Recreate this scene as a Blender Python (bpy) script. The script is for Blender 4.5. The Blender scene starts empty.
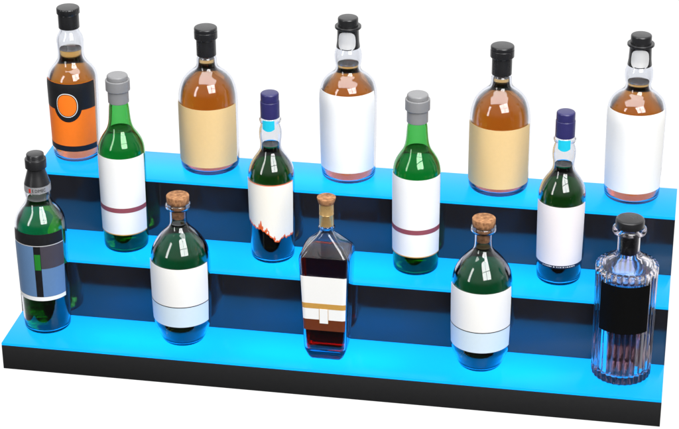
import bpy, bmesh, math, random
from mathutils import Vector, Matrix
random.seed(7)
SC = bpy.context.scene
COL = SC.collection
PI = math.pi

# ------------------------------------------------------------------ materials
def new_mat(name):
    m = bpy.data.materials.new(name); m.use_nodes = True
    nt = m.node_tree; nt.nodes.clear()
    out = nt.nodes.new('ShaderNodeOutputMaterial')
    return m, nt, out

def plain(name, col, rough=.5, spec=.5, metal=0., noise=0., scale=120., bump=0., coat=0., ior=1.5, stretch=None):
    """Principled with a faint procedural mottling of colour, roughness and relief."""
    m, nt, out = new_mat(name)
    p = nt.nodes.new('ShaderNodeBsdfPrincipled')
    nt.links.new(p.outputs[0], out.inputs[0])
    p.inputs['Base Color'].default_value = (*col, 1)
    p.inputs['Roughness'].default_value = rough
    p.inputs['Specular IOR Level'].default_value = spec
    p.inputs['Metallic'].default_value = metal
    p.inputs['IOR'].default_value = ior
    p.inputs['Coat Weight'].default_value = coat
    p.inputs['Coat Roughness'].default_value = .08
    if noise or bump:
        tc = nt.nodes.new('ShaderNodeTexCoord')
        n = nt.nodes.new('ShaderNodeTexNoise'); n.inputs['Scale'].default_value = scale
        n.inputs['Detail'].default_value = 6
        if stretch:
            mp = nt.nodes.new('ShaderNodeMapping'); mp.inputs['Scale'].default_value = stretch
            nt.links.new(tc.outputs['Object'], mp.inputs[0]); nt.links.new(mp.outputs[0], n.inputs['Vector'])
        else:
            nt.links.new(tc.outputs['Object'], n.inputs['Vector'])
        if noise:
            mx = nt.nodes.new('ShaderNodeMix'); mx.data_type = 'RGBA'
            mx.inputs['A'].default_value = (*[c * (1 - noise) for c in col], 1)
            mx.inputs['B'].default_value = (*[min(1, c * (1 + noise)) for c in col], 1)
            nt.links.new(n.outputs['Fac'], mx.inputs['Factor'])
            nt.links.new(mx.outputs['Result'], p.inputs['Base Color'])
            mr = nt.nodes.new('ShaderNodeMapRange')
            mr.inputs['To Min'].default_value = max(0, rough - .08); mr.inputs['To Max'].default_value = min(1, rough + .08)
            nt.links.new(n.outputs['Fac'], mr.inputs['Value']); nt.links.new(mr.outputs[0], p.inputs['Roughness'])
        if bump:
            b = nt.nodes.new('ShaderNodeBump'); b.inputs['Strength'].default_value = bump
            b.inputs['Distance'].default_value = .0004
            nt.links.new(n.outputs['Fac'], b.inputs['Height']); nt.links.new(b.outputs[0], p.inputs['Normal'])
    return m

def glass(name, sigma=None, ior=1.5, rough=0., wob=0.):
    """Clear dielectric; sigma = absorption per metre (r, g, b) of the volume inside."""
    m, nt, out = new_mat(name)
    g = nt.nodes.new('ShaderNodeBsdfGlass')
    g.inputs['IOR'].default_value = ior; g.inputs['Roughness'].default_value = rough
    g.inputs['Color'].default_value = (1, 1, 1, 1)
    nt.links.new(g.outputs[0], out.inputs['Surface'])
    if wob:
        tc = nt.nodes.new('ShaderNodeTexCoord')
        n = nt.nodes.new('ShaderNodeTexNoise'); n.inputs['Scale'].default_value = 22; n.inputs['Detail'].default_value = 1
        b = nt.nodes.new('ShaderNodeBump'); b.inputs['Strength'].default_value = wob; b.inputs['Distance'].default_value = .002
        nt.links.new(tc.outputs['Object'], n.inputs['Vector'])
        nt.links.new(n.outputs['Fac'], b.inputs['Height']); nt.links.new(b.outputs[0], g.inputs['Normal'])
    if sigma:
        d = max(sigma) * 1.02
        v = nt.nodes.new('ShaderNodeVolumeAbsorption')
        v.inputs['Density'].default_value = d
        v.inputs['Color'].default_value = (*[1 - s / d for s in sigma], 1)
        nt.links.new(v.outputs[0], out.inputs['Volume'])
    return m

M = {}
M['clear'] = glass('clear_glass', (36, 32, 21), wob=.05)
M['clear_grey'] = glass('faintly_grey_glass', (8, 11, 9))
M['green_glass'] = glass('green_glass', (580, 150, 520), wob=.05)
M['amber'] = glass('amber_spirit', (7.5, 23, 56), 1.34)
M['dark_green'] = glass('dark_green_spirit', (34, 40, 105), 1.34)
M['pine_green'] = glass('pine_green_spirit', (25, 25, 52), 1.34)
M['bright_green'] = glass('bright_green_spirit', (46, 15, 44), 1.34)
M['wine_green'] = glass('pale_green_wine', (14, 8, 30), 1.34)
M['cognac'] = glass('dark_red_brandy', (9, 110, 95), 1.34)
M['pale'] = glass('pale_spirit', (3, 7, 5), 1.34)

M['black_cap'] = plain('black_plastic', (.013, .013, .014), .28, .5, noise=.25, scale=60, bump=.08)
M['grey_cap'] = plain('grey_plastic_foil', (.20, .20, .205), .42, .5, noise=.06, scale=90, bump=.08)
M['navy_cap'] = plain('navy_foil', (.022, .020, .10), .38, .5, noise=.12, scale=90, bump=.08)
M['paper'] = plain('white_label_paper', (.80, .79, .76), .62, .35, noise=.02, scale=300, bump=.12)
M['cream'] = plain('cream_label_paper', (.80, .75, .64), .62, .35, noise=.02, scale=300, bump=.12)
M['rosy'] = plain('off_white_label_paper', (.78, .72, .70), .62, .35, noise=.02, scale=300, bump=.12)
M['tan'] = plain('tan_label_paper', (.68, .47, .21), .55, .4, noise=.04, scale=200, bump=.12)
M['orange'] = plain('orange_label_paper', (.90, .185, .012), .5, .25, noise=.05, scale=200, bump=.1)
M['black_print'] = plain('black_label_print', (.008, .008, .009), .5, .35, noise=.2, scale=200, bump=.1)
M['matt_black'] = plain('dead_black_label', (.002, .002, .002), .7, .08, noise=.2, scale=200)
M['maroon'] = plain('maroon_print', (.25, .06, .075), .5, .4, noise=.1, scale=200)
M['gold_print'] = plain('gold_print', (.52, .28, .06), .42, .5, noise=.1, scale=200)
M['brown_print'] = plain('brown_print', (.13, .026, .004), .5, .4, noise=.1, scale=200)
M['pale_blue'] = plain('pale_blue_paper', (.60, .71, .78), .5, .4, noise=.03, scale=200, bump=.1)
M['slate_blue'] = plain('slate_blue_print', (.105, .20, .36), .45, .45, noise=.06, scale=200, bump=.1)
M['dusk_grey'] = plain('dusky_grey_print', (.055, .048, .062), .45, .45, noise=.1, scale=200, bump=.1)
M['green_print'] = plain('green_print', (.015, .19, .02), .45, .45, noise=.1, scale=200)
M['flame_red'] = plain('flame_red_print', (.70, .10, .012), .45, .4, noise=.3, scale=250)
M['navy_print'] = plain('navy_print', (.006, .010, .03), .45, .4, noise=.1, scale=200)
M['turquoise'] = plain('turquoise_seal_paper', (.01, .46, .62), .45, .4, noise=.08, scale=250)
M['silver'] = plain('silver_seal_paper', (.70, .70, .70), .32, .5, metal=.35, noise=.06, scale=80)
M['band_grey'] = plain('silver_grey_band', (.34, .34, .35), .35, .5, metal=.3, noise=.15, scale=120)
M['gold_foil'] = plain('gold_foil', (.78, .50, .20), .3, .5, metal=.7, noise=.15, scale=160, bump=.3)
M['red_print'] = plain('red_print', (.5, .03, .02), .5, .4, noise=.1)

def cork_mat():
    m, nt, out = new_mat('cork')
    p = nt.nodes.new('ShaderNodeBsdfPrincipled'); nt.links.new(p.outputs[0], out.inputs[0])
    tc = nt.nodes.new('ShaderNodeTexCoord')
    n = nt.nodes.new('ShaderNodeTexNoise'); n.inputs['Scale'].default_value = 170; n.inputs['Detail'].default_value = 10.5
    v = nt.nodes.new('ShaderNodeTexVoronoi'); v.inputs['Scale'].default_value = 330
    r = nt.nodes.new('ShaderNodeValToRGB')
    r.color_ramp.elements[0].position = .3; r.color_ramp.elements[0].color = (.14, .055, .022, 1)
    r.color_ramp.elements[1].position = .68; r.color_ramp.elements[1].color = (.44, .22, .10, 1)
    nt.links.new(tc.outputs['Object'], n.inputs['Vector']); nt.links.new(tc.outputs['Object'], v.inputs['Vector'])
    nt.links.new(n.outputs['Fac'], r.inputs['Fac'])
    r2 = nt.nodes.new('ShaderNodeMapRange'); r2.inputs['From Max'].default_value = .35
    r2.inputs['To Min'].default_value = .55; r2.inputs['To Max'].default_value = 1
    nt.links.new(v.outputs['Distance'], r2.inputs['Value'])
    mx = nt.nodes.new('ShaderNodeMix'); mx.data_type = 'RGBA'; mx.blend_type = 'MULTIPLY'; mx.inputs['Factor'].default_value = 1
    nt.links.new(r.outputs['Color'], mx.inputs['A']); nt.links.new(r2.outputs[0], mx.inputs['B'])
    nt.links.new(mx.outputs['Result'], p.inputs['Base Color'])
    p.inputs['Roughness'].default_value = .75; p.inputs['Specular IOR Level'].default_value = .25
    b = nt.nodes.new('ShaderNodeBump'); b.inputs['Strength'].default_value = .5; b.inputs['Distance'].default_value = .0008
    nt.links.new(n.outputs['Fac'], b.inputs['Height']); nt.links.new(b.outputs[0], p.inputs['Normal'])
    return m
M['cork'] = cork_mat()

# ------------------------------------------------------------------ mesh helpers (millimetres in, metres out)
def obj(name, bm, mat, parent=None, sharp=35):
    bmesh.ops.recalc_face_normals(bm, faces=bm.faces[:])
    for f in bm.faces: f.smooth = True
    lim = math.radians(sharp)
    for e in bm.edges:
        if len(e.link_faces) == 2 and e.calc_face_angle(0) > lim: e.smooth = False
    me = bpy.data.meshes.new(name); bm.to_mesh(me); bm.free()
    mats = mat if isinstance(mat, (list, tuple)) else [mat]
    for m_ in mats: me.materials.append(m_)
    o = bpy.data.objects.new(name, me); COL.objects.link(o)
    if parent: o.parent = parent
    return o

def thing(name, label, cat, loc, group=None):
    o = bpy.data.objects.new(name, None); COL.objects.link(o)
    o.empty_display_size = .02; o.location = loc
    o['label'] = label; o['category'] = cat
    if group: o['group'] = group
    return o

def copy_tree(o, parent=None):
    c = o.copy(); COL.objects.link(c)
    if parent: c.parent = parent
    for ch in list(o.children): copy_tree(ch, c)
    return c

def chaikin(p, n=2):
    for _ in range(n):
        q = [p[0]]
        for a, b in zip(p, p[1:]):
            q.append((a[0] * .75 + b[0] * .25, a[1] * .75 + b[1] * .25))
            q.append((a[0] * .25 + b[0] * .75, a[1] * .25 + b[1] * .75))
        q.append(p[-1]); p = q
    return p

def rad_at(prof, z):
    best = 0
    for (r0, z0), (r1, z1) in zip(prof, prof[1:]):
        if z0 <= z <= z1 and z1 > z0:
            best = max(best, r0 + (r1 - r0) * (z - z0) / (z1 - z0))
    return best or prof[-1][0]

def lathe(bm, prof, n=96, closed=False, rfun=None):
    """Revolve (r, z) points; r of 0 becomes a pole. closed joins last ring to first."""
    k = .001; rings = []
    for r, z in prof:
        if r < 1e-6: rings.append([bm.verts.new((0, 0, z * k))])
        else:
            rings.append([bm.verts.new((math.cos(a) * rr * k, math.sin(a) * rr * k, z * k))
                          for a in (2 * PI * i / n for i in range(n))
                          for rr in ((rfun(r, z, a) if rfun else r),)])
    pairs = list(zip(rings, rings[1:]))
    if closed: pairs.append((rings[-1], rings[0]))
    for A, B in pairs:
        if len(A) == 1 and len(B) == 1: continue
        for i in range(n):
            j = (i + 1) % n
            if len(A) == 1: bm.faces.new((A[0], B[j], B[i]))
            elif len(B) == 1: bm.faces.new((A[i], A[j], B[0]))
            else: bm.faces.new((A[i], A[j], B[j], B[i]))

def bevelled(segs, b=.8):
    """Cap profile from stacked (r, z0, z1) discs: closed solid with eased corners."""
    p = [(0, segs[0][1])]
    for k, (r, z0, z1) in enumerate(segs):
        p += [(r - b * .5, z0), (r, z0 + b * .5)]
        c = b * 2.4 if k == len(segs) - 1 else b
        p += [(r - c * (1 - math.cos(t)), z1 - c * (1 - math.sin(t))) for t in (PI / 2 * q / 5 for q in range(6))]
    p.append((0, segs[-1][2]))
    return p

def cap(name, segs, mat, parent, b=.8, ribs=None):
    bm = bmesh.new()
    lathe(bm, bevelled(segs, b), 72)
    return obj(name, bm, mat, parent)

def inner_profile(prof, t, floor, ztop):
    """Offset the outer profile inwards by t; the floor is a thick glass base."""
    q = [(r, z) for r, z in prof if z > floor and z <= ztop]
    inn = []
    for i, (r, z) in enumerate(q):
        a = q[max(0, i - 1)]; b = q[min(len(q) - 1, i + 1)]
        dx, dz = b[0] - a[0], b[1] - a[1]; L = math.hypot(dx, dz) or 1
        rr, zz = r - t * dz / L, z + t * dx / L
        if rr > 2 and zz > floor and (not inn or zz > inn[-1][1] + .05): inn.append((rr, zz))
    r0 = inn[0][0]
    head = [(0, floor + 2.2), (r0 * .35, floor + 1.9), (r0 * .7, floor + .7), (r0 - 3.5, floor + .1), (r0 - 1.2, floor + .9), (r0 - .2, floor + 3)]
    return head + [p for p in inn if p[1] > floor + 4.5]

def bottle(root, prof, gmat, lmat, level, t=2.2, floor=4.5, name='glass_body', ring=True):
    """Hollow glass shell, the liquid inside it; returns the smooth outer profile."""
    base = [(0, .6), (prof[0][0] * .8, .6), (prof[0][0] * .88, 0)]
    P = chaikin(prof, 2)
    inn = inner_profile(P, t, floor, P[-1][1])
    bm = bmesh.new()
    lathe(bm, base + P + inn[::-1], 96)
    g = obj(name, bm, gmat, root)
    if lmat:
        gap = .25
        L = [(max(0, r - gap) if r > 0 else 0, z + (gap if z < floor + 4 else 0)) for r, z in inn if z < level - .4]
        rl = rad_at(inn, level) - gap
        L += [(rl, level + .5), (rl - .5, level), (rl - 1.4, level - .35), (rl * .5, level - .4), (0, level - .4)]
        bm = bmesh.new(); lathe(bm, L, 96)
        obj('liquid', bm, lmat, root)
    return P

def wrap(name, P, phi0, phi1, bot, top, mat, parent, off=.45, th=.28, ns=64, nz=14, rfun=None):
    """A thin label wrapped round a bottle: phi in degrees from the bottle's front,
    bot/top heights (mm) constant or functions of phi."""
    fb = bot if callable(bot) else (lambda a: bot)
    ft = top if callable(top) else (lambda a: top)
    bm = bmesh.new(); k = .001; grids = []
    for o_ in (off + th, off):
        g = []
        for i in range(ns + 1):
            a = phi0 + (phi1 - phi0) * i / ns
            z0, z1 = fb(a), ft(a); col = []
            for j in range(nz + 1):
                z = z0 + (z1 - z0) * j / nz
                r = (rfun(z) if rfun else rad_at(P, z)) + o_
                ar = math.radians(a - 90)
                col.append(bm.verts.new((math.cos(ar) * r * k, math.sin(ar) * r * k, z * k)))
            g.append(col)
        grids.append(g)
    A, B = grids
    for i in range(ns):
        for j in range(nz):
            bm.faces.new((A[i][j], A[i + 1][j], A[i + 1][j + 1], A[i][j + 1]))
            bm.faces.new((B[i][j], B[i][j + 1], B[i + 1][j + 1], B[i + 1][j]))
    for i in range(ns):
        bm.faces.new((A[i][0], B[i][0], B[i + 1][0], A[i + 1][0]))
        bm.faces.new((A[i][nz], A[i + 1][nz], B[i + 1][nz], B[i][nz]))
    for j in range(nz):
        bm.faces.new((A[0][j], A[0][j + 1], B[0][j + 1], B[0][j]))
        bm.faces.new((A[ns][j], B[ns][j], B[ns][j + 1], A[ns][j + 1]))
    bmesh.ops.remove_doubles(bm, verts=bm.verts[:], dist=1e-7)
    return obj(name, bm, mat, parent)

def oval(P, pc, zc, hw, hh, n=2.):
    """(phi0, phi1, bot, top) of an oval patch of half-width hw and half-height hh in mm."""
    r = rad_at(P, zc); dp = math.degrees(hw / r)
    def h(a):
        u = min(1, abs((a - pc) / dp)); return hh * (1 - u ** n) ** (1 / n)
    return pc - dp, pc + dp, (lambda a: zc - h(a)), (lambda a: zc + h(a))

def wrapped_text(body, r, zc, size, phi_c, mat, parent, name='lettering', th=.2, sx=1.):
    cu = bpy.data.curves.new('t', 'FONT'); cu.body = body; cu.size = size
    cu.align_x = 'CENTER'; cu.align_y = 'CENTER'; cu.resolution_u = 3
    to = bpy.data.objects.new('t', cu); COL.objects.link(to)
    dg = bpy.context.evaluated_depsgraph_get()
    me = bpy.data.meshes.new_from_object(to.evaluated_get(dg))
    bm = bmesh.new(); bm.from_mesh(me)
    bpy.data.objects.remove(to); bpy.data.meshes.remove(me); bpy.data.curves.remove(cu)
    ret = bmesh.ops.extrude_face_region(bm, geom=bm.faces[:])
    for v in [g for g in ret['geom'] if isinstance(g, bmesh.types.BMVert)]: v.co.z += th
    for v in bm.verts:
        a = v.co.x * sx / r + math.radians(phi_c - 90); rr = r + v.co.z
        v.co = Vector((math.cos(a) * rr, math.sin(a) * rr, zc + v.co.y)) * .001
    return obj(name, bm, mat, parent)

def box(bm, x0, x1, y0, y1, z0, z1, bev=0):
    ret = bmesh.ops.create_cube(bm, size=1)
    for v in ret['verts']:
        v.co = Vector(((x0 + x1) / 2 + v.co.x * (x1 - x0), (y0 + y1) / 2 + v.co.y * (y1 - y0), (z0 + z1) / 2 + v.co.z * (z1 - z0)))
    if bev:
        es = {e for v in ret['verts'] for e in v.link_edges}
        bmesh.ops.bevel(bm, geom=list(es), offset=bev, segments=2, affect='EDGES', profile=.5)

# ------------------------------------------------------------------ the lit display shelf
W, D, H, H0 = 1.016, .1044, .0992, .0458
PT = .004                                            # thickness of the acrylic tread panels
LED = (.0, .40, 1.0)

def panel_mat():
    m, nt, out = new_mat('lit_blue_acrylic')
    tr = nt.nodes.new('ShaderNodeBsdfTranslucent'); tr.inputs['Color'].default_value = (.004, .50, .80, 1)
    em = nt.nodes.new('ShaderNodeEmission'); em.inputs['Color'].default_value = (.008, .405, .92, 1); em.inputs['Strength'].default_value = .90
    gl = nt.nodes.new('ShaderNodeBsdfGlossy'); gl.inputs['Roughness'].default_value = .18
    fr = nt.nodes.new('ShaderNodeFresnel'); fr.inputs['IOR'].default_value = 1.2
    ad = nt.nodes.new('ShaderNodeAddShader'); mx = nt.nodes.new('ShaderNodeMixShader')
    nt.links.new(tr.outputs[0], ad.inputs[0]); nt.links.new(em.outputs[0], ad.inputs[1])
    nt.links.new(fr.outputs[0], mx.inputs[0]); nt.links.new(ad.outputs[0], mx.inputs[1]); nt.links.new(gl.outputs[0], mx.inputs[2])
    nt.links.new(mx.outputs[0], out.inputs[0])
    return m
M['panel'] = panel_mat()
M['case'] = plain('matt_black_case', (.016, .016, .0165), .6, .12, noise=.12, scale=150, bump=.1)
M['riser'] = plain('gloss_black_acrylic', (.011, .011, .014), .1, .5, ior=1.8, noise=.1, scale=40)

def led_mat():
    m, nt, out = new_mat('blue_led')
    em = nt.nodes.new('ShaderNodeEmission'); em.inputs['Color'].default_value = (.0, .55, 1, 1); em.inputs['Strength'].default_value = 10.5
    nt.links.new(em.outputs[0], out.inputs[0]); return m
M['led'] = led_mat()

shelf = thing('display_shelf', 'long black three step bottle display shelf with glowing blue treads', 'display shelf', (0, 0, 0))
tz = [H0 + i * H for i in range(3)]
bm = bmesh.new(); box(bm, .0, W, 0, .003, 0, tz[0] - PT - .0003, .0006)
obj('fascia', bm, M['case'], shelf)
for i in (1, 2):
    bm = bmesh.new(); box(bm, 0, W, i * D, i * D + .003, tz[i - 1] - PT, tz[i] - PT - .0003)
    obj('riser', bm, M['riser'], shelf)
for x0, x1 in ((0.0003, .003), (W - .003, W - .0003)):
    bm = bmesh.new()
    pts = [(.0032, .0004), (3 * D - .0002, .0004), (3 * D - .0002, tz[2] - PT - .0004), (2 * D + .0032, tz[2] - PT - .0004), (2 * D + .0032, tz[1] - PT - .0004),
           (D + .0032, tz[1] - PT - .0004), (D + .0032, tz[0] - PT - .0004), (.0032, tz[0] - PT - .0004)]
    a = [bm.verts.new((x0, y, z)) for y, z in pts]; b = [bm.verts.new((x1, y, z)) for y, z in pts]
    bm.faces.new(a); bm.faces.new(b[::-1])
    for i in range(len(pts)):
        j = (i + 1) % len(pts); bm.faces.new((a[i], b[i], b[j], a[j]))
    obj('side_panel', bm, M['case'], shelf)
bm = bmesh.new(); box(bm, .0035, W - .0035, 3 * D - .0035, 3 * D - .0005, .0005, tz[2] - PT - .001)
obj('back_panel', bm, M['case'], shelf)
for i in range(3):
    bm = bmesh.new(); box(bm, 0, W, i * D, (i + 1) * D - .0003, tz[i] - PT, tz[i], .0007)
    t_ = obj('tread', bm, M['panel'], shelf)
    bm = bmesh.new()
    for xa, xb in ((.13, .30), (.37, .62), (.72, .86)):
        box(bm, xa, xb, i * D + .034, i * D + .044, tz[i] - .040, tz[i] - .037)
    obj('light_strip', bm, M['led'], t_)

# ------------------------------------------------------------------ bottles
def Z(t): return tz[t] + .0002
def place(t, x, y): return (x, y, Z(t))

# --- amber whisky with the orange and black label
A = thing('whisky_bottle', 'amber whisky bottle with orange and black label bearing an orange oval', 'bottle', place(2, .0500, .2865))
P = bottle(A, [(33, 0), (37, 1.5), (38.4, 7), (39.2, 57), (40.2, 114), (40.3, 130), (39.5, 139), (35.2, 149), (25.5, 159.5), (21.4, 167), (20.4, 176),
               (20.9, 184), (21.4, 192), (21.3, 200), (19.3, 206.5), (16.3, 211), (14.4, 215), (14, 220), (14, 244)], M['clear'], M['amber'], 184, t=3.0)
bm = bmesh.new()
lathe(bm, bevelled([(16.6, 219, 242.5), (18.2, 243, 253)], .9), 96,
      rfun=lambda r, z, a: r - (.45 if math.sin(a * 32) > 0 and 243.3 < z < 252.3 and r > 17 else 0))
obj('cap', bm, M['black_cap'], A)
lb = wrap('label', P, -70, 72, 20, 137.5, M['orange'], A)
wrap('label_border', P, -70, 72, 20.05, 29.6, M['black_print'], lb, off=.8, th=.12)
r_ = rad_at(P, 100); dpb = math.degrees(24 / r_)
def bulge(a):
    u = abs(a - 1) / dpb
    return 92 if u >= 1 else min(92, 100 - 28 * math.sqrt(1 - u * u))
wrap('label_border', P, -70, 72, bulge, 137.45, M['black_print'], lb, off=.8, th=.12, ns=180)
p0, p1, fb, ft = oval(P, 1, 101, 17.4, 20.6, 2.2)
em_ = wrap('emblem', P, p0, p1, fb, ft, M['paper'], lb, off=1.0, th=.12, ns=80)
p0, p1, fb, ft = oval(P, 1, 101, 16.3, 19.4, 2.2)
wrap('label_border', P, p0, p1, fb, ft, M['black_print'], lb, off=1.15, th=.1, ns=80)
p0, p1, fb, ft = oval(P, 1, 101, 15.2, 18.3, 2.2)
wrap('emblem', P, p0, p1, fb, ft, M['orange'], lb, off=1.28, th=.12, ns=80)

# --- amber round shouldered bottle with the tan label
def make_tan():
    o = thing('whisky_bottle', 'amber round shouldered bottle with tan label behind the left blue capped bottle', 'bottle', place(2, .2738, .2795),
              'amber bottles with tan labels')
    P = bottle(o, [(41, 0), (45.2, 1.5), (46.5, 6.5), (47.2, 14), (47.2, 112), (46.6, 124), (44.2, 137), (39.4, 149), (31, 158.5), (22, 165.3), (17.2, 170),
                   (16, 176), (15.6, 185), (13.6, 188), (13.5, 194), (13.5, 222)], M['clear'], M['amber'], 184, t=3.0, floor=7)
    cap('cap', [(15.5, 189.5, 217.4), (18.4, 218, 229.6), (18.2, 230, 236.4)], M['black_cap'], o, 1.0)
    wrap('label', P, -78, 78, 15, 114.5, M['tan'], o)
    return o
t1 = make_tan()
t2 = copy_tree(t1); t2.location = place(2, .7383, .2775)
t2['label'] = 'amber round shouldered bottle with tan label between two tall white labelled amber bottles'

# --- tall amber bottle, white label, hat shaped stopper and round seal
def make_white():
    o = thing('whisky_bottle', 'amber bottle with white label and hat shaped cap in the middle of the top step', 'bottle', place(2, .4990, .2820),
              'amber bottles with white labels')
    P = bottle(o, [(37.5, 0), (41.7, 1.5), (43, 6.5), (44.2, 60), (45, 127), (45, 140), (43.8, 150.5), (40, 160.5), (31.5, 169), (23.2, 174.6), (19.6, 180),
                   (19, 186), (20.7, 193), (21.4, 200), (21, 208), (18.6, 214.5), (16, 219), (14.4, 224), (14, 228), (14, 246)], M['clear'], M['amber'], 190, t=3.0)
    bm = bmesh.new()
    lathe(bm, [(15.3, 217.5), (18.4, 217), (18.5, 217.6), (17.3, 226), (16.8, 238), (16.6, 247.5), (15.5, 248), (15, 248), (15, 226)], 72, closed=True)
    sl = obj('neck_foil', bm, M['black_cap'], o)
    cap('cap', [(20.5, 248.2, 252.2), (15.8, 252.2, 265.6)], M['black_cap'], o, 1.1)
    Q = [(18.5, 217), (17.3, 226), (16.8, 238), (16.6, 248)]
    p0, p1, fb, ft = oval(Q, 2, 231, 14.8, 15.0, 2.6)
    wrap('seal', Q, p0, p1, fb, ft, M['silver'], sl, off=.25, th=.2, ns=48)
    wrap('label', P, -74, 74, 20, 151, M['paper'], o)
    return o
c1 = make_white()
c2 = copy_tree(c1); c2.location = place(2, .9460, .2815)
c2['label'] = 'amber bottle with white label and hat shaped cap on the right end of top step'

# --- green bottle with grey capsule
def make_green():
    o = thing('green_bottle', 'green bottle with grey cap and maroon striped white label beside the orange labelled bottle', 'bottle', place(1, .1592, .1722),
              'green bottles with grey caps')
    P = bottle(o, [(30, 0), (34, 1.5), (35.4, 6.5), (36.2, 60), (36.6, 140), (36.6, 164), (35.4, 174), (32.4, 183), (27, 192), (21.5, 200), (18.6, 208),
                   (17.2, 216), (16.3, 226), (15.6, 238), (14, 246), (13.6, 250), (13.6, 270)], M['green_glass'], M['wine_green'], 201, t=2.0)
    cap('cap', [(16.1, 246, 266), (18.8, 266.2, 283.6), (16.2, 283.6, 291.4)], M['grey_cap'], o, 1.3)
    lb = wrap('label', P, -82, 82, 33, 164.4, M['paper'], o)
    wrap('stripe', P, -82.2, 82.2, 72.3, 80.2, M['maroon'], lb, off=.8, th=.12)
    wrap('stripe', P, -82.2, 82.2, 32.9, 34.4, M['gold_print'], lb, off=.8, th=.12)
    return o
g1 = make_green()
g2 = copy_tree(g1); g2.location = place(1, .6236, .1732)
g2['label'] = 'green bottle with grey cap and maroon striped white label right of the cork stoppered brandy'

# --- dark green bottle with the navy cap
def blue_bottle(label, loc):
    o = thing('liquor_bottle', label, 'bottle', loc, 'dark bottles with navy caps')
    P = bottle(o, [(29, 0), (32.8, 1.5), (34.2, 6.5), (35.3, 60), (36.1, 125), (35.9, 143), (34.6, 151.3), (31.4, 160.3), (26.3, 169), (20.5, 177), (17, 183),
                   (16, 189), (16.2, 196), (17.3, 203), (17.7, 210), (17.2, 217), (15.4, 223), (14.5, 227), (16.6, 231), (16.6, 234.5), (14, 236.5), (13, 240), (13, 268)],
               M['clear'], M['dark_green'], 192)
    cap('cap', [(14.7, 237, 263.4), (14, 263.6, 277)], M['navy_cap'], o, 1.1)
    Q = [(15.4, 218), (17, 221), (16.6, 232), (16.6, 236), (14.6, 238)]
    wrap('tax_seal', [(17.6, 212), (17.2, 222), (16.9, 236.6)], -30, 34, lambda a: 219 + 3.5 * (abs(a - 2) / 32) ** 2, 236.6, M['turquoise'], o, off=.2, th=.2, ns=24)
    return o, P
e1, P = blue_bottle('dark green bottle with navy cap and cream label burnt along its ragged lower edge', place(1, .3968, .1745))
pts = [(-76, 71), (-66, 67), (-56, 66.5), (-50, 64), (-40, 62.5), (-30, 60), (-20, 61), (-10, 57.5), (-2, 54.5), (5, 50), (12, 46.5), (18, 41), (23, 38.8), (30, 41), (36, 45.5), (42, 47), (48, 44.5), (58, 45.5), (76, 46)]
def pl(a):
    for (a0, z0), (a1, z1) in zip(pts, pts[1:]):
        if a0 <= a <= a1:
            return z0 + (z1 - z0) * (a - a0) / (a1 - a0) + .8 * math.sin(a * .62) + .5 * math.sin(a * 1.7 + 1)
    return pts[-1][1]
lb = wrap('label', P, -75, 75, pl, 137.6, M['cream'], e1, ns=220)
wrap('burnt_edge', P, -60, 75, lambda a: pl(a) - .25, lambda a: pl(a) + 1.7 + 1.2 * max(0, math.sin(a * .31)) + .5 * math.sin(a * .9), M['flame_red'], lb, off=.8, th=.12, ns=260, nz=3)
wrap('stripe', P, -75, 75, 136.4, 137.7, M['flame_red'], lb, off=.8, th=.12)
for a0, a1, z0, h in ((-26, -10, 65, 15), (-9, 4, 61, 8), (12, 21, 48, 7), (38, 48, 50, 6)):      # licks of flame above the burnt edge
    def lo(a, a0=a0, a1=a1, z0=z0): return max(pl(a) + .5, z0 - 4 + 2.2 * math.sin((a - a0) * .9))
    def hi(a, a0=a0, a1=a1, z0=z0, h=h):
        u = (a - a0) / (a1 - a0)
        return max(lo(a) + .05, z0 - 4 + h * max(0, math.sin(PI * u)) * (.35 + .65 * abs(math.sin(u * 8.5))))
    wrap('flame', P, a0, a1, lo, hi, M['flame_red'], lb, off=.95, th=.1, ns=50, nz=3)

e2, P = blue_bottle('dark green bottle with navy cap and whole pinkish white label', place(1, .8452, .1760))
lb = wrap('label', P, -76, 76, 36.5, 135.2, M['rosy'], e2)
st = wrap('stripe', P, -76, 76, 31.3, 36.5, M['navy_print'], e2, off=.4, th=.2)
x = -40
while x < 42:                                         # a line of print too small to read
    w_ = random.uniform(1.6, 5); 
    wrap('print', P, x, x + w_, 33.4, 33.4 + random.uniform(1.0, 1.7), M['paper'], st, off=.62, th=.1, ns=3, nz=1); x += w_ + random.uniform(1.2, 4.5)

# --- tall bottle of green spirit with black neck sleeve, left end of the bottom step
f1 = thing('gin_bottle', 'tall bottle of green spirit with slate blue label and black stopper', 'bottle', place(0, .0538, .0705))
P = bottle(f1, [(31, 0), (35.2, 1.5), (36.7, 6.5), (38.4, 80), (39.8, 155), (39.4, 177), (38, 187.5), (34.6, 196), (29, 203.7), (23, 211), (19.9, 218),
                (19.2, 224), (20.2, 229), (20.2, 233.5), (18.6, 237), (17.6, 240), (16.5, 244), (12, 258), (11.5, 270)], M['clear'], M['bright_green'], 222)
Q = [(19.5, 234), (19.3, 247)]
bm = bmesh.new(); lathe(bm, [(18.9, 236), (20.4, 236), (20.5, 240), (20.1, 246.6), (18.5, 246.6)], 72, closed=True)
nb = obj('neck_band', bm, M['band_grey'], f1)
wrapped_text('E DIMEC', 20.5, 241.2, 7.2, 24, M['black_print'], nb, sx=.8)
wrap('print', [(20.4, 236), (20.2, 247)], -22, -12, 237.8, 244.6, M['red_print'], nb, off=.15, th=.1, ns=4, nz=1)
bm = bmesh.new()
lathe(bm, [(0, 246.8), (19.6, 246.8), (19.9, 247.5), (18.6, 252), (16, 261), (14, 268), (13.4, 272.4), (15.6, 272.8), (16.4, 273.6), (16.4, 287), (15.9, 288), (13.8, 288.6), (13.5, 289.2),
           (13.4, 294.8), (12.8, 295.7), (11.8, 296.1), (0, 296.2)], 72)
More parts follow.
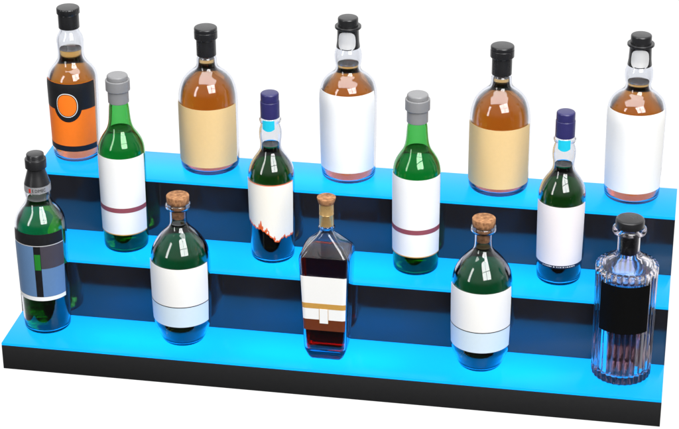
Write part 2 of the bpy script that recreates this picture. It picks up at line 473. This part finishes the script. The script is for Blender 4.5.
obj('stopper', bm, M['black_cap'], f1)
lb = wrap('label', P, -64, 72, 62, 177, M['black_print'], f1)
wrap('label_panel', P, -64, -1, 69, 157, M['slate_blue'], lb, off=.8, th=.12)
wrap('label_panel', P, 14.5, 72, 118, 157, M['dusk_grey'], lb, off=.8, th=.12)
wrap('label_panel', P, 14.5, 72, 69, 117.9, M['slate_blue'], lb, off=.8, th=.12)
wrap('label_panel', P, .2, 13.4, 116, 143, M['green_print'], lb, off=.8, th=.12)
wrap('stripe', P, -64, 72, 61.9, 68.6, M['paper'], lb, off=.85, th=.12)
wrap('stripe', P, -64, 72, 156.9, 158.1, M['silver'], lb, off=.85, th=.1)

# --- round bellied bottle with a cork
def make_cork():
    o = thing('gin_bottle', 'round bellied corked bottle with white and pale blue label below the left blue capped bottle', 'bottle', place(0, .2755, .0655),
              'round bellied bottles with corks')
    P = bottle(o, [(26, 0), (30.6, 1.0), (33, 4.2), (36.6, 12.5), (41.2, 24), (43.4, 29.5), (44.2, 34), (44.4, 40), (45.6, 80), (46, 110), (45.9, 133), (45.2, 147), (42.8, 157.7),
                   (38.5, 167), (32.5, 176), (25.3, 184.4), (18.4, 191), (14.6, 196), (13.3, 201.5), (13, 210), (13, 222), (13.6, 223.8), (18.4, 224), (19.5, 228.5),
                   (18.4, 233), (14.5, 233.4), (13, 233.3)], M['clear'], M['pine_green'], 199, t=2.0, floor=5)
    bm = bmesh.new()
    lathe(bm, [(0, 208), (9.6, 208), (10.4, 209), (10.6, 233.9), (16.4, 234), (17, 234.8), (17.4, 244.6), (16.9, 245.5), (15.8, 246), (0, 246.1)], 64)
    obj('cork', bm, M['cork'], o)
    lb = wrap('label', P, -75, 75, 42, 142, M['paper'], o)
    wrap('label_panel', P, -75, 75, 41.9, 76, M['pale_blue'], lb, off=.8, th=.12)
    wrap('stripe', P, -75, 75, 76.05, 77.4, M['black_print'], lb, off=.8, th=.12)
    return o
k1 = make_cork()
k2 = copy_tree(k1); k2.location = place(0, .7391, .0650)
k2['label'] = 'round bellied corked bottle with white and pale blue label next to the ribbed bottle'

# --- flat shouldered brandy bottle
h1 = thing('brandy_bottle', 'square shouldered bottle of dark red brandy with gold neck foil and cork', 'bottle', place(0, .5055, .0550))
SEC = [(22.2, 19, 5.5, 0), (25.2, 21.2, 6.5, 1.2), (27.6, 22.8, 7.0, 5), (31.8, 25.8, 7.5, 16), (32.6, 26.6, 7.5, 22), (33.6, 27.4, 7.5, 47), (37.2, 30.4, 8.5, 137), (38.4, 31.4, 8.5, 166), (38.5, 31.5, 8.5, 172), (37.6, 31, 8.5, 177), (35.6, 29.8, 8.5, 180.6), (28.7, 23, 8.5, 189.5), (18, 16, 8.0, 200), (12.4, 12, 9.5, 206.5), (10.8, 10.8, 9.8, 210.5), (10.6, 10.6, 10.2, 213.5), (12.4, 12.4, 12.2, 215.5), (12.4, 12.4, 12.2, 217.5), (10.4, 10.4, 10.2, 219.5), (10, 10, 9.9, 225), (10, 10, 9.9, 254)]
def rrect(hw, hd, cr, n=8):
    p = []
    for cx, cy, a0 in ((hw - cr, hd - cr, 0), (-hw + cr, hd - cr, 90), (-hw + cr, -hd + cr, 180), (hw - cr, -hd + cr, 270)):
        for i in range(n + 1):
            a = math.radians(a0 + 90 * i / n); p.append((cx + cr * math.cos(a), cy + cr * math.sin(a)))
    return p
def loft(bm, secs):
    k = .001; rings = []
    for hw, hd, cr, z in secs:
        rings.append([bm.verts.new((x * k, y * k, z * k)) for x, y in rrect(hw, hd, cr)])
    n = len(rings[0])
    for a, b in zip(rings, rings[1:]):
        for i in range(n):
            j = (i + 1) % n; bm.faces.new((a[i], a[j], b[j], b[i]))
    return rings
def shrink(s, t): return (s[0] - t, s[1] - t, max(1.5, s[2] - t * .8), s[3])
bm = bmesh.new()
o_ = loft(bm, SEC); inn = [shrink(s, 2.6) for s in SEC if s[3] >= 16]; inn[0] = (*inn[0][:3], 17)
inn = [(inn[0][0] - 4, inn[0][1] - 4, 5, 14)] + inn
i_ = loft(bm, inn)
bm.faces.new(o_[0][::-1]); bm.faces.new(i_[0]); n = len(o_[0])
for i in range(n):
    j = (i + 1) % n; bm.faces.new((o_[-1][i], o_[-1][j], i_[-1][j], i_[-1][i]))
obj('glass_body', bm, M['clear'], h1, sharp=50)
bm = bmesh.new(); ls = [shrink(s, .3) for s in inn if s[3] < 180]; ls[0] = (*ls[0][:3], 14.4)
q_ = loft(bm, ls); bm.faces.new(q_[0][::-1]); bm.faces.new(q_[-1])
obj('liquid', bm, M['cognac'], h1, sharp=50)
bm = bmesh.new(); lathe(bm, [(10.15, 220.5), (10.75, 220.2), (10.7, 238), (11, 238.6), (10.7, 239.2), (10.8, 255.6), (10.2, 255.6)], 64, closed=True)
obj('neck_foil', bm, M['gold_foil'], h1)
bm = bmesh.new(); lathe(bm, [(0, 246), (7.2, 246), (7.2, 255.8), (11.4, 255.9), (12, 256.6), (14.2, 265), (13.9, 266), (13, 266.5), (0, 266.7)], 64)
obj('cork', bm, M['cork'], h1)
def secs_at(z):
    for a, b in zip(SEC, SEC[1:]):
        if a[3] <= z <= b[3]:
            u = (z - a[3]) / (b[3] - a[3]); return [a[i] + (b[i] - a[i]) * u for i in range(3)]
def front_patch(name, x0, x1, z0, z1, off, th, mat, parent, full=False, n=40, nz=12):
    """Thin label bent round the front of the rounded rectangular bottle; full = from corner to corner."""
    bm = bmesh.new(); k = .001; G = []
    for o2 in (off + th, off):
        g = []
        for i in range(n + 1):
            col = []
            for j in range(nz + 1):
                z = z0 + (z1 - z0) * j / nz; hw, hd, cr = secs_at(z)
                x = (-hw + .35 * cr) + (2 * hw - .7 * cr) * i / n if full else x0 + (x1 - x0) * i / n
                e = max(0, abs(x) - (hw - cr))
                y = -(hd - cr + math.sqrt(max(0, cr * cr - e * e)))
                nx, ny = (math.copysign(e / cr, x), -math.sqrt(max(0, 1 - (e / cr) ** 2)))
                col.append(bm.verts.new(((x + nx * o2) * k, (y + ny * o2) * k, z * k)))
            g.append(col)
        G.append(g)
    A_, B_ = G
    for i in range(n):
        for j in range(nz):
            bm.faces.new((A_[i][j], A_[i + 1][j], A_[i + 1][j + 1], A_[i][j + 1])); bm.faces.new((B_[i][j], B_[i][j + 1], B_[i + 1][j + 1], B_[i + 1][j]))
        bm.faces.new((A_[i][0], B_[i][0], B_[i + 1][0], A_[i + 1][0])); bm.faces.new((A_[i][nz], A_[i + 1][nz], B_[i + 1][nz], B_[i][nz]))
    for j in range(nz):
        bm.faces.new((A_[0][j], A_[0][j + 1], B_[0][j + 1], B_[0][j])); bm.faces.new((A_[n][j], B_[n][j], B_[n][j + 1], A_[n][j + 1]))
    return obj(name, bm, mat, parent)
lb = front_patch('label', 0, 0, 54.5, 147.2, .4, .28, M['paper'], h1, True)
front_patch('stripe', 0, 0, 54.4, 73.4, .7, .12, M['brown_print'], lb, True)
front_patch('stripe', 0, 0, 92.4, 101.4, .7, .12, M['gold_print'], lb, True)
rb = front_patch('ribbon', -6.6, 6.6, 67.5, 92.3, .95, .5, M['paper'], lb)
front_patch('ribbon', -6.9, -6.4, 67.5, 92.3, 1.0, .55, M['gold_print'], lb, n=2)
front_patch('ribbon', 6.4, 6.9, 67.5, 92.3, 1.0, .55, M['gold_print'], lb, n=2)

# --- ribbed clear bottle with black label
i1 = thing('ribbed_bottle', 'clear ribbed glass bottle with solid black label and black stopper', 'bottle', place(0, .9515, .0735))
NR = 30
def flute(r, z, a):
    if r < 41 or z > 184.5: return r
    return r - 3.4 + 3.4 * (abs(math.sin(a * NR / 2)) * .98 + .02) ** .6
out = [(0, .8), (30, .8), (36, .4), (40.5, .1), (43.2, 1.2), (44.4, 3.5), (44.6, 8), (45.4, 95), (46.2, 176), (46.4, 181), (46, 183.2), (44.4, 184.4), (41.2, 184.8), (39, 186.2), (30, 193.6), (21, 200.6), (18, 203.4), (16.9, 207), (16.6, 214), (16.5, 233),
       (17.4, 235.4), (22.6, 236), (24.6, 237.4), (25, 240), (24.6, 242.8), (22.6, 244.2), (19, 244.4)]
inn = [(0, 12), (30, 11), (37, 12), (39.4, 15), (40, 20), (41.4, 170), (40.6, 177), (37, 181.6), (28, 188.4), (19.6, 194.4), (15.6, 199), (14.6, 205), (14.5, 244)]
bm = bmesh.new(); lathe(bm, out + inn[::-1], NR * 12, rfun=flute)
obj('glass_body', bm, M['clear_grey'], i1, sharp=60)
bm = bmesh.new(); lathe(bm, [(0, 12.4), (30, 11.4), (36.6, 12.6), (39, 15.2), (39.6, 20), (40.9, 168), (40.5, 168.6), (39, 168.2), (0, 168)], 96)
obj('liquid', bm, M['pale'], i1)
bm = bmesh.new(); lathe(bm, [(0, 203), (13.4, 203), (14, 204), (14.1, 244.9), (19.8, 245), (20.6, 245.6), (21.2, 247.5), (21.1, 255), (20.6, 257.2), (19, 258.6), (16.5, 259), (0, 259)], 72)
obj('stopper', bm, M['black_cap'], i1)
wrap('label', None, -50, 50, 89.4, 168, M['matt_black'], i1, off=.2, th=.5, rfun=lambda z: 45.3 + (z - 95) * .0099, ns=72)

# ------------------------------------------------------------------ white tabletop under the shelf
bm = bmesh.new(); box(bm, .012, W - .012, .014, .60, -.006, -.0004, .0015)
tt = obj('tabletop', bm, plain('white_laminate', (.88, .88, .88), .6, .2, noise=.01, scale=40)); tt['kind'] = 'structure'
tt['label'] = 'plain white tabletop under the display shelf'

# ------------------------------------------------------------------ light: white studio behind, dark room in front, softboxes
wd = bpy.data.worlds.new('World'); SC.world = wd; wd.use_nodes = True
nt = wd.node_tree; bg = nt.nodes['Background']
tc = nt.nodes.new('ShaderNodeTexCoord'); sp = nt.nodes.new('ShaderNodeSeparateXYZ')
nt.links.new(tc.outputs['Generated'], sp.inputs[0])
# bright backdrop beyond the shelf (+y), greyer room at the sides, dark in front and below
mr = nt.nodes.new('ShaderNodeMapRange'); mr.inputs['From Min'].default_value = -1; mr.inputs['From Max'].default_value = 1
nt.links.new(sp.outputs['Y'], mr.inputs['Value'])
rp = nt.nodes.new('ShaderNodeValToRGB'); cr = rp.color_ramp; cr.interpolation = 'EASE'
stops = ((-.45, .035), (-.1, .16), (.28, .26), (.72, 1.0))
while len(cr.elements) < len(stops): cr.elements.new(.5)
for e_, (y_, v_) in zip(cr.elements, stops): e_.position = (y_ + 1) / 2
for e_, (y_, v_) in zip(cr.elements, stops): e_.color = (v_, v_, v_ * (1.06 if v_ < .9 else 1), 1)
nt.links.new(mr.outputs[0], rp.inputs['Fac'])
up_ = nt.nodes.new('ShaderNodeMapRange'); up_.interpolation_type = 'SMOOTHSTEP'
up_.inputs['From Min'].default_value = -.05; up_.inputs['From Max'].default_value = .35
up_.inputs['To Min'].default_value = 0; up_.inputs['To Max'].default_value = .28
nt.links.new(sp.outputs['Z'], up_.inputs['Value'])
ad = nt.nodes.new('ShaderNodeMix'); ad.data_type = 'RGBA'; ad.blend_type = 'ADD'; ad.inputs['Factor'].default_value = 1
nt.links.new(rp.outputs['Color'], ad.inputs['A']); nt.links.new(up_.outputs[0], ad.inputs['B'])
nt.links.new(ad.outputs['Result'], bg.inputs['Color']); bg.inputs['Strength'].default_value = 1.08

def softbox(name, loc, target, sx, sy, L, col=(1, 1, 1)):
    l = bpy.data.lights.new(name, 'AREA'); l.shape = 'RECTANGLE'; l.size = sx; l.size_y = sy
    l.energy = L * PI * sx * sy; l.color = col
    o = bpy.data.objects.new(name, l); COL.objects.link(o); o.location = loc
    o.rotation_euler = (Vector(target) - Vector(loc)).to_track_quat('-Z', 'Y').to_euler()
    return o
T = (.5, .15, .2)
# the key is a window-like softbox of four panes
kc = Vector((1.75, -2.0, 2.3)); fw = (Vector(T) - kc).normalized()
rt = fw.cross(Vector((0, 0, 1))).normalized(); up = rt.cross(fw)
for i in (-1, 1):
    for j in (-1, 1):
        c = kc + rt * (.46 * i) + up * (.58 * j)
        softbox('softbox', c, c + fw, .86, 1.10, 12.5)
softbox('softbox', (-1.5, -1.9, 1.5), T, .45, 2.0, 8)
softbox('softbox', (.5, -.4, 2.8), T, 3.0, 1.4, 4.5)

# ------------------------------------------------------------------ camera (solved from the shelf's corners)
cam = bpy.data.cameras.new('camera'); co = bpy.data.objects.new('camera', cam); COL.objects.link(co)
R = ((.98436605, .17605657, -.00524991), (.07342873, -.43728195, -.89632177), (-.16009903, .88192323, -.44337312))
m = Matrix(((R[0][0], -R[1][0], -R[2][0]), (R[0][1], -R[1][1], -R[2][1]), (R[0][2], -R[1][2], -R[2][2])))
co.matrix_world = Matrix.Translation((1.00923829, -2.61194051, 1.62520999)) @ m.to_4x4()
cam.sensor_width = 36; cam.lens = 2038.2729 / 679 * 36
cam.clip_start = .05; cam.clip_end = 100
SC.camera = co

SC.render.engine = 'CYCLES'
cy = SC.cycles
cy.max_bounces = 28; cy.transmission_bounces = 24; cy.glossy_bounces = 8; cy.diffuse_bounces = 4; cy.volume_bounces = 2; cy.transparent_max_bounces = 16
cy.caustics_reflective = True; cy.caustics_refractive = True; cy.blur_glossy = .3
cy.sample_clamp_indirect = 6; cy.use_denoising = True
try:
    cy.denoiser = 'OPENIMAGEDENOISE'; cy.denoising_input_passes = 'RGB_ALBEDO_NORMAL'
except Exception: pass
SC.view_settings.view_transform = 'Standard'; SC.view_settings.look = 'None'
SC.view_settings.exposure = 0; SC.view_settings.gamma = 1
